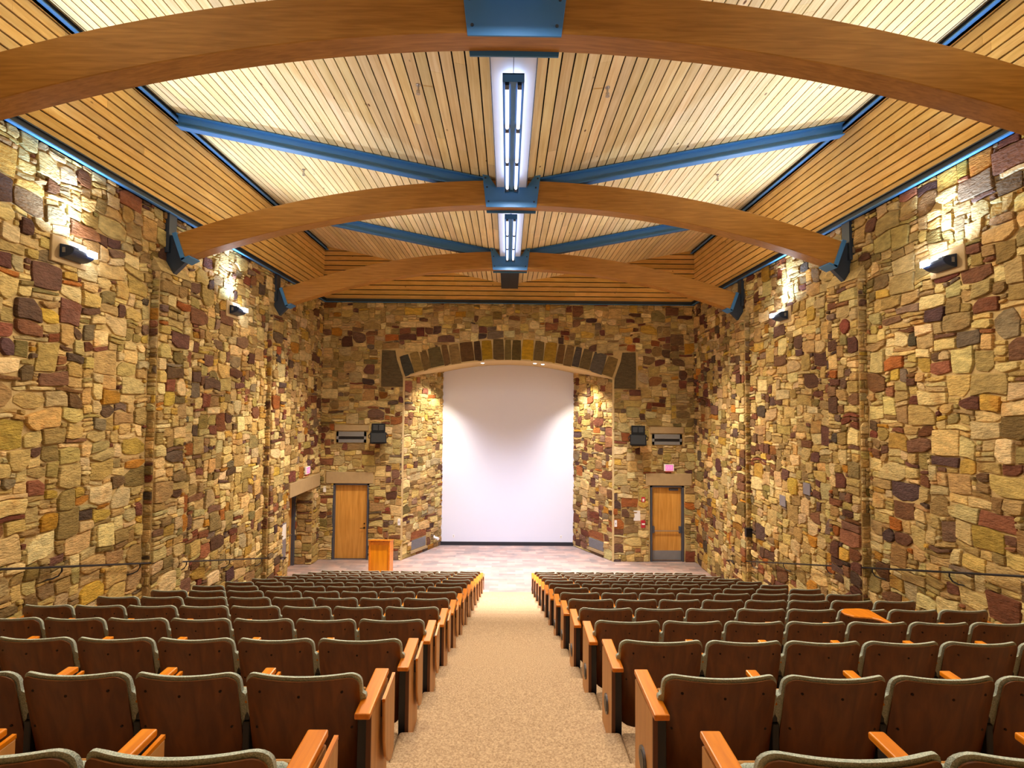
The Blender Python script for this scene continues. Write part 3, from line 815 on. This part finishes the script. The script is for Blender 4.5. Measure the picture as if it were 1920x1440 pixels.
speaker(-4.23, -1, 'black loudspeaker on the stone wall between the left slot vent and the arch')
speaker(4.24, 1, 'black loudspeaker on the stone wall between the arch and the right slot vent')

def small(name, lab, cat, x0, x1, z0, z1, mat, d=.04, group=None, extra=None):
    mb = MB(); cx, cz = (x0+x1)/2, (z0+z1)/2; hw, hh = (x1-x0)/2, (z1-z0)/2
    mb.box(-hw, hw, -d, 0, -hh, hh); o = mb.build(name, mat, None, bevel=min(.008, d*.2)); o.location = (cx, YB-.03, cz)
    tag(o, lab, cat, group); return o
o = small('alarm_strobe', 'small red fire alarm strobe on the stone left of the push bar door', 'alarm', 4.43, 4.56, 1.96, 2.13, M['red'])
mb = MB(); mb.box(-.03, .03, -.05, -.04, -.06, .03); mb.build('strobe_lens', M['white'], o)
o = small('pull_station', 'red fire alarm pull box below the white notice, left of the push bar door', 'alarm', 4.42, 4.56, 1.12, 1.36, M['red'], .05)
mb = MB(); mb.box(-.05, .05, -.062, -.05, -.02, .03); mb.build('pull_handle', M['white'], o)
small('paper_notice', 'white paper notice on the stone left of the push bar door', 'notice', 4.18, 4.40, 1.345, 1.675, M['white'], .012)
o = small('wall_sensor', 'small white sensor box in the corner left of the plain wooden door', 'sensor', -6.10, -6.01, 2.21, 2.39, M['white'], .03)
for s, w in ((-1, 'left'), (1, 'right')):
    o = small('light_switch', 'white switch plate on the %s edge of the alcove arch' % w, 'switch', s*3.58-.045, s*3.58+.045, 1.14, 1.36, M['white'], .03, 'switch plates beside the arch')
    mb = MB(); mb.box(-.012, .012, -.04, -.03, -.025, .025); mb.build('toggle', M['grey'], o)
# tall sign by the left entry, plates on the right wall
t = thing('wall_sign', 'tall narrow grey board with a white notice, on the left wall before the recessed entry', 'sign', (-W+.05, 14.92, 1.32))
mb = MB(); mb.box(-.0, .02, -.17, .17, -.5, .5); mb.build('board', M['sign_grey'], t)
mb = MB(); mb.box(.02, .026, -.14, .14, .06, .46); mb.build('paper', M['white'], t)
for y, z, w in ((11.1, 3.45, 'higher'), (12.08, 3.03, 'lower')):
    mb = MB(); mb.box(-.03, 0, -.13, .13, -.12, .12); o = mb.build('blank_plate', M['sign_grey'], None, bevel=.006); o.location = (W-.035, y, z)
    tag(o, '%s of the two blank grey plates among the stones of the right wall' % w, 'plate', 'blank plates on the right wall')
mb = MB(); mb.box(-.10, .06, -.05, .05, -.11, .11); o = mb.build('sensor_box', M['black'], None, bevel=.008); o.location = (W-.10, BEAMS[2]-.31, 1.95)
tag(o, 'small black box on the edge of the far right stone pilaster', 'box')
t = thing('wall_camera', 'small white camera on the left alcove wall near the screen corner', 'camera', (-2.62, 19.22, .42))
mb = MB(); mb.disc((0, 0, 0), .06, .03, 'x', 14); mb.build('camera_base', M['white'], t)
mb = MB(); mb.tube([(.02, 0, 0), (.07, -.04, -.02), (.18, -.14, -.03)], [.03, .05, .05], 12); mb.build('camera_body', M['white'], t, smooth=40)

# ------------------------------------------------------------------ lectern
t = thing('lectern', 'orange wooden lectern standing on the stage in front of the plain door', 'lectern', (-3.76, 16.1, 0)); t.scale = (.88, 1, 1)
mb = MB(); mb.box(-.30, .30, -.215, -.195, .10, 1.02); mb.build('front_panel', M['lectern'], t)
for s in (-1, 1):
    mb = MB(); mb.prism([(-.24, 0), (.24, 0), (.24, 1.02), (-.24, 1.12)], 'x', *sorted((s*.30, s*.355))); mb.build('side_panel', M['arm'], t, bevel=.006, seg=1)
mb = MB(); mb.box(-.30, .30, -.225, -.19, .02, .12); mb.box(-.30, .30, -.225, -.19, 1.0, 1.10); mb.build('rail', M['arm'], t, bevel=.004, seg=1)
mb = MB(); mb.prism([(-.27, 1.12), (-.27, 1.15), (.27, 1.04), (.27, 1.01)], 'x', -.37, .37); mb.build('reading_top', M['arm'], t, bevel=.006, seg=1)
mb = MB(); mb.tube([(.22, -.1, 1.11), (.22, -.1, 1.2), (.18, .02, 1.3), (.17, .06, 1.3)], [.006, .006, .006, .014], 6); mb.build('microphone', M['black'], t)

# ------------------------------------------------------------------ handrails
def handrail(s):
    side = 'left' if s < 0 else 'right'
    t = thing('handrail', 'thin dark handrail following the slope of the %s stone wall' % side, 'handrail', (s*W, 4, 0))
    def rz(y): return 3.073-(y-6.561)*(3.073-.853)/(14.955-6.561)
    xr = -s*.15
    mb = MB(); ys = [3.6, 6, 9, 12, 14.95]
    mb.tube([(xr, y-4, rz(y)+.03) for y in ys]+[(-s*.06, 15.02-4, rz(15.02)-.02)], .015, 8); mb.build('rail', M['black'], t, smooth=40)
    for y in (5.9, 7.43, 9.0, 10.3, 11.9, 13.45, 14.8):
        mb = MB(); z = rz(y)
        pil = any(b-.25 < y-.18 < b+.61 for b in BEAMS); xw = -s*(.16 if pil else .02)
        mb.tube([(xr, y-4, z+.02), (xr, y-4.0, z-.03), (xr+s*.02, y-4.03, z-.085), (xr+s*.05, y-4.09, z-.105), (xw, y-4.17, z-.11)], .011, 7)
        mb.build('bracket', M['black'], t, smooth=40)
handrail(-1); handrail(1)

# ------------------------------------------------------------------ theatre seats
SL = tan(radians(13.5))
ZS = .80
def back_y(x, z, half, sag=.055): return (ZS-z)*SL+sag*(x/half)**2
def slab(zs, half_fn, y_fn, thick_fn, nu=12):
    """closed slab: rear surface y_fn(x,z), front surface y+thickness, outline half_fn(z)."""
    vs = []; fs = []; rows = len(zs)
    for face in (0, 1):
        for z in zs:
            hw = half_fn(z)
            for i in range(nu+1):
                x = -hw+2*hw*i/nu
                y = y_fn(x, z)
                e = min(1, (hw-abs(x))/.03, (z-zs[0])/.03+.0, (zs[-1]-z)/.03)
                th = thick_fn(x, z)
                vs.append((x, y+(th*(.45+.55*max(0, min(1, e))**.5) if face else 0), z))
    n1 = nu+1; o = rows*n1
    for j in range(rows-1):
        for i in range(nu):
            a = j*n1+i
            fs.append((a, a+1, a+n1+1, a+n1)); fs.append((o+a, o+a+n1, o+a+n1+1, o+a+1))
    for j in range(rows-1):
        for i in (0, nu):
            a = j*n1+i; fs.append((a, a+n1, o+a+n1, o+a))
    for j in (0, rows-1):
        for i in range(nu):
            a = j*n1+i; fs.append((a, a+1, o+a+1, o+a))
    return vs, fs

def rr_half(W_, z0, z1, rt, rb):
    def f(z):
        w = W_
        if z > z1-rt: w = W_-rt+sqrt(max(0, rt*rt-(z-(z1-rt))**2))
        if z < z0+rb: w = min(w, W_-rb+sqrt(max(0, rb*rb-(z0+rb-z)**2)))
        return w
    return f
def zrows(z0, z1, rt, rb, mids):
    zs = [z0+rb*(1-cos(a)) for a in [pi/2*i/5 for i in range(6)]]+mids+[z1-rt*(1-cos(a)) for a in [pi/2*i/5 for i in range(5, -1, -1)]]
    return sorted(set(round(z, 5) for z in zs))

SEATCOUNT = [0]
def make_seat(pitch, arm_r='mid', arm_l=None, tablet='down'):
    """one seat, facing +Y, origin on the floor under the top rear edge. arm: 'mid' | 'end' | None"""
    root = bpy.data.objects.new('theatre_seat', None); COL.objects.link(root); root.empty_display_size = .1
    k = pitch/.513
    hs = .236*k
    hf = rr_half(hs, .20, .795, .05, .09)
    vs, fs = slab(zrows(.20, .795, .05, .09, [.36, .44, .52, .6, .68]), hf, lambda x, z: back_y(x, z, hs), lambda x, z: .014)
    mb = MB(); mb.add(vs, fs)
    for x, z in ((-.17, .73), (0, .72), (.17, .73), (-.2, .54), (.2, .54)):
        y = back_y(x*k, z, hs); mb.disc((x*k, y+.004, z), .0065, -.006, 'y', 8, 1)
    shell = mb.build('back_shell', [M['shell'], M['screw']], root, smooth=35)
    # upholstered cushion in front, a little taller, with wider wings lower down
    hc0 = rr_half(.2435*k, .30, .809, .055, .05)
    def hc(z):
        w = hc0(z); t = min(1, max(0, (.70-z)/.015))
        t2 = min(1, max(0, (z-.545)/.02)); return w+.0125*k*t*t2-.006*(1-t2)
    vs, fs = slab(zrows(.30, .809, .055, .05, [.38, .46, .54, .547, .556, .566, .62, .67, .686, .694, .70, .715]), hc, lambda x, z: back_y(x, z, hs)+.015,
                  lambda x, z: .030+.034*min(1, max(0, (.80-z)/.14)), nu=12)
    mb = MB(); mb.add(vs, fs); mb.build('back_cushion', M['fabric'], root, smooth=50)
    # tipped-up seat
    a = radians(80)
    Mx = Matrix.Translation((0, .285, .25)) @ Matrix.Rotation(a, 4, 'X')
    mb = MB(); mb.box(-.205*k, .205*k, -.01, .36, .0, .06, M=Mx); seat = mb.build('seat_cushion', M['fabric'], root, bevel=.03, smooth=60)
    mb = MB(); mb.box(-.20*k, .20*k, .0, .35, -.016, .0, M=Mx); mb.build('seat_pan', M['panelwood'], seat, bevel=.006, seg=1)
    hp = pitch/2
    def arm(x, kind, tab):
        s = 1 if x > 0 else -1
        if kind == 'mid':
            mb = MB(); mb.box(x-.016, x+.016, .12, .20, 0, .55); mb.box(x-.014, x+.014, .13, .36, .55, .636); mb.box(x-.03, x+.03, .03, .28, 0, .012)
            mb.build('standard', M['black'], root, bevel=.004, seg=1)
            xa = x; wa = .028
        else:
            xo = x+s*.012
            mb = MB(); mb.box(*sorted((xo-s*.034, xo+s*.012)), .045, .36, 0, .632); st = mb.build('standard', M['black'], root, bevel=.004, seg=1)
            mb = MB(); mb.box(*sorted((xo+s*.012, xo+s*.034)), .035, .37, 0.0, .634); ep = mb.build('end_panel', [M['panelwood']], root, bevel=.003, seg=1)
            mb = MB(); mb.box(*sorted((xo+s*.012, xo+s*.034)), .026, .034, 0, .634); mb.build('edge_band', M['edgewood'], ep)
            if tab is None:
                mb = MB(); mb.disc((xo+s*.034, .20, .33), .062, s*.008, 'x', 22); lp = mb.build('aisle_light', M['ring'], ep, smooth=40)
                mb = MB(); mb.prism([(.20+.045*cos(q*pi/8), .33+.045*sin(q*pi/8)) for q in range(16)], 'x', *sorted((xo+s*.042, xo+s*.045))); mb.build('light_lens', M['black'], lp)
            xa = xo; wa = .036
        ya = .115 if kind == 'mid' else -.005
        mb = MB(); mb.prism([(ya, .632+.047*ya), (.385, .650), (.385, .676), (ya, .660+.042*ya)], 'x', xa-wa, xa+wa); mb.build('armrest', M['arm'], root, bevel=.006, seg=2)
        if tab == 'down':
            off = .030 if kind == 'mid' else .050
            mb = MB(); pr = [(.17, .617), (.40, .632), (.40, .30)]
            pr += [(.40-.06+.06*cos(q), .30-.06*sin(q)) for q in (pi*.15, pi*.3, pi*.5)]
            pr += [(.29, .262), (.215, .33), (.185, .42)]
            mb.prism(pr, 'x', xa+off, xa+off+.015); tb = mb.build('tablet', [M['panelwood']], root, bevel=.004, seg=1)
            mb = MB(); mb.prism([(.17, .617), (.40, .632), (.40, .646), (.17, .631)], 'x', xa+off, xa+off+.015); mb.build('tablet_edge', M['arm'], tb)
            mb = MB(); mb.box(xa+.014, xa+off+.004, .22, .30, .52, .60); mb.build('tablet_hinge', M['black'], tb)
        elif tab == 'open':
            mb = MB(); pr = [(xa+.02, .27), (xa+.02, .60), (xa-.06, .63), (xa-.20, .62), (xa-.26, .57), (xa-.27, .50), (xa-.22, .44), (xa-.08, .41), (xa-.03, .36)]
            mb.prism(pr, 'z', .69, .706); mb.build('tablet', M['arm'], root, bevel=.004, seg=1)
    arm(hp, arm_r, tablet)
    if arm_l: arm(-hp, arm_l, None)
    return root

PW, PN = .567, .513
X_IN = .69
protos = {
    'mid': make_seat(PN), 'open': make_seat(PN, tablet='open'),
    'L_aisle': make_seat(PW, arm_r='end'), 'L_wall': make_seat(PN, arm_l='end'),
    'R_aisle': make_seat(PW, arm_l='end'), 'R_wall': make_seat(PN, arm_r='end', tablet='down'),
}
ORD = 'first second third fourth fifth sixth seventh eighth ninth tenth eleventh twelfth thirteenth fourteenth'.split()
used = set()
for n in range(0, 14):
    for s in (-1, 1):
        for k in range(8):
            x = s*(X_IN+PW/2) if k == 0 else s*(X_IN+PW+PN*(k-.5))
            # leave out seats wholly outside the picture
            zc = row_y(n)
            lim = {0: 1, 1: 4, 2: 6, 3: 8}.get(n, 9)
            if n == 0 and k > 3: continue
            if n == 1 and k > 4: continue
            if n == 2 and k > 6: continue
            kind = 'mid'
            if k == 0: kind = 'L_aisle' if s < 0 else 'R_aisle'
            elif k == 7: kind = 'L_wall' if s < 0 else 'R_wall'
            if s > 0 and n == 3 and k == 4: kind = 'open'
            p = protos[kind]
            if kind in used: o = copy_tree(p)
            else: o = p; used.add(kind)
            o.location = (x, row_y(n), floor_z(n))
            row = ORD[13-n]; blk = 'left block' if s < 0 else 'right block'
            if kind == 'open': lab = 'theatre seat with its orange writing tablet swung open, fifth from the aisle, right block'
            elif k == 0: lab = 'wooden-backed aisle seat at the centre aisle, %s row up from the stage, %s' % (row, blk)
            else: lab = 'wooden-backed theatre seat, %s from the aisle, %s row up from the stage, %s' % (ORD[k], row, blk)
            tag(o, lab, 'seat', 'theatre seats in rows')

# ------------------------------------------------------------------ recessed downlights in the alcove soffit
DL = [(-.9, 18.22, 'left of centre'), (.89, 18.2, 'right of centre, the inner of a pair'), (1.16, 18.2, 'right of centre, the outer of a pair')]
for x, y, w in DL:
    t = thing('recessed_downlight', 'small lit downlight in the arch soffit, '+w, 'ceiling light', (x, y, arch_z(x)), 'downlights in the arch soffit')
    mb = MB(); mb.tube([(0, 0, .0), (0, 0, -.025)], .07, 16); mb.build('trim_ring', M['white'], t, smooth=40)
    mb = MB(); mb.tube([(0, 0, -.024), (0, 0, -.035)], .05, 16); mb.build('lens', M['down'], t)

# ------------------------------------------------------------------ lights
def light(name, typ, loc, energy, color=(1, 1, 1), target=None, **kw):
    l = bpy.data.lights.new(name, typ); l.energy = energy; l.color = color
    for a, b in kw.items(): setattr(l, a, b)
    o = bpy.data.objects.new(name, l); COL.objects.link(o); o.location = loc
    if target is not None:
        o.rotation_euler = (Vector(target)-Vector(loc)).to_track_quat('-Z', 'Y').to_euler()
    return o
COOL = (.72, .85, 1.0); WARM = (1.0, .82, .53); NEUT = (1, .93, .82)
# floodlights on the side walls: grazing the stone above and washing the ceiling
for s in (-1, 1):
    for y in (2.95,)+SCY:
        light('floodlight_wash', 'SPOT', (s*(W-.16), y+.10, 7.36), 560, (.8, .89, 1), (s*(W-1.9), y-(.7 if y > 10 else 0), 10.0), spot_size=radians(114), spot_blend=.9, shadow_soft_size=.06)
        light('floodlight_graze', 'SPOT', (s*(W-.40), y+.12, 7.32), 260, (.46, .69, 1), (s*(W+.1), y-.75, 8.5), spot_size=radians(88), spot_blend=1., shadow_soft_size=.05)
# the fluorescent strips
for y0, y1 in ((1.6, 4.6), (5.98, 9.2), (10.5, 13.72)):
    light('strip_glow', 'AREA', (0, (y0+y1)/2, 8.80), 120, (1, .93, .82), (0, (y0+y1)/2, 0), shape='RECTANGLE', size=.24, size_y=y1-y0)
    light('girder_fill', 'AREA', (0, (y0+y1)/2, 8.955), 9, (.84, .9, 1), (0, (y0+y1)/2, 12), shape='RECTANGLE', size=.2, size_y=y1-y0-.3)  # added light facing up to brighten the girder underside
# unseen warm spots added to light the side walls from the stage end
for y, e, ty in ((4.8, 480, -3.5), (9.2, 680, -4.2), (13.7, 660, -4.4)):
    for s in (-1, 1):
        light('house_fill', 'SPOT', (s*1.4, y, 8.95), e, WARM, (s*5.0, y+ty, 3.2), spot_size=radians(100), spot_blend=.6, shadow_soft_size=.06)
for s in (-1, 1):
    light('aisle_fill', 'SPOT', (s*.5, 9.3, 8.9), 280, (1, .88, .76), (0, 6.0, 2.5), spot_size=radians(64), spot_blend=1, shadow_soft_size=.08)  # added spots without a fixture, they brighten the aisle carpet
    light('stage_lamp', 'SPOT', (s*1.2, 14.4, 8.6), 5300, (1, .90, .80), (s*.3, 13.9, 0), spot_size=radians(76), spot_blend=1, shadow_soft_size=.1)
    light('end_wall_fill', 'SPOT', (s*3.2, 14.5, 8.4), 900, (1, .86, .62), (s*4.9, 17.8, .6), spot_size=radians(50), spot_blend=1, shadow_soft_size=.1)  # added spots imitating stage light spilling low on the end wall
    light('side_wall_fill', 'SPOT', (s*1.8, 14.5, 8.5), 2100, (1, .86, .66), (s*6.2, 14.2, 1.2), spot_size=radians(72), spot_blend=1, shadow_soft_size=.08)  # added spots imitating stage light spilling onto the side walls
    light('screen_fill', 'SPOT', (s*3.2, 14.4, 8.4), 2100, (.88, .90, 1), (s*.8, 19.7, -.7), spot_size=radians(48), spot_blend=1, shadow_soft_size=.4)  # unseen spots added to brighten the lower part of the screen
    light('alcove_lamp', 'SPOT', (s*2.05, 18.35, 6.28), 640, (1, .88, .64), (s*3.1, 18.8, 3.0), spot_size=radians(92), spot_blend=.8, shadow_soft_size=.04)
    light('screen_lamp', 'SPOT', (s*1.9, 18.3, 6.30), 190, (.90, .90, 1), (s*2.1, 19.7, .5), spot_size=radians(70), spot_blend=1, shadow_soft_size=.06)

w = bpy.data.worlds.new('World'); SC.world = w; w.use_nodes = True
w.node_tree.nodes['Background'].inputs['Color'].default_value = (.02, .02, .02, 1)

# ------------------------------------------------------------------ camera
cam = bpy.data.cameras.new('camera'); cam.sensor_width = 36; cam.lens = 36*1000/1920
co = bpy.data.objects.new('camera', cam); COL.objects.link(co); SC.camera = co
pitch, yaw, roll = radians(2.29), radians(.46), radians(.5)
fw = Vector((sin(yaw)*cos(pitch), cos(yaw)*cos(pitch), sin(pitch)))
r = Vector((cos(yaw), -sin(yaw), 0)); u = r.cross(fw)
R = r*cos(roll)+u*sin(roll); U = -r*sin(roll)+u*cos(roll)
mt = Matrix((R, U, -fw)).transposed().to_4x4(); mt.translation = CAM
co.matrix_world = mt
cam.clip_start = .05

vs = SC.view_settings
vs.view_transform = 'Standard'; vs.look = 'None'; vs.gamma = 1; vs.use_curve_mapping = False
vs.exposure = 0.0
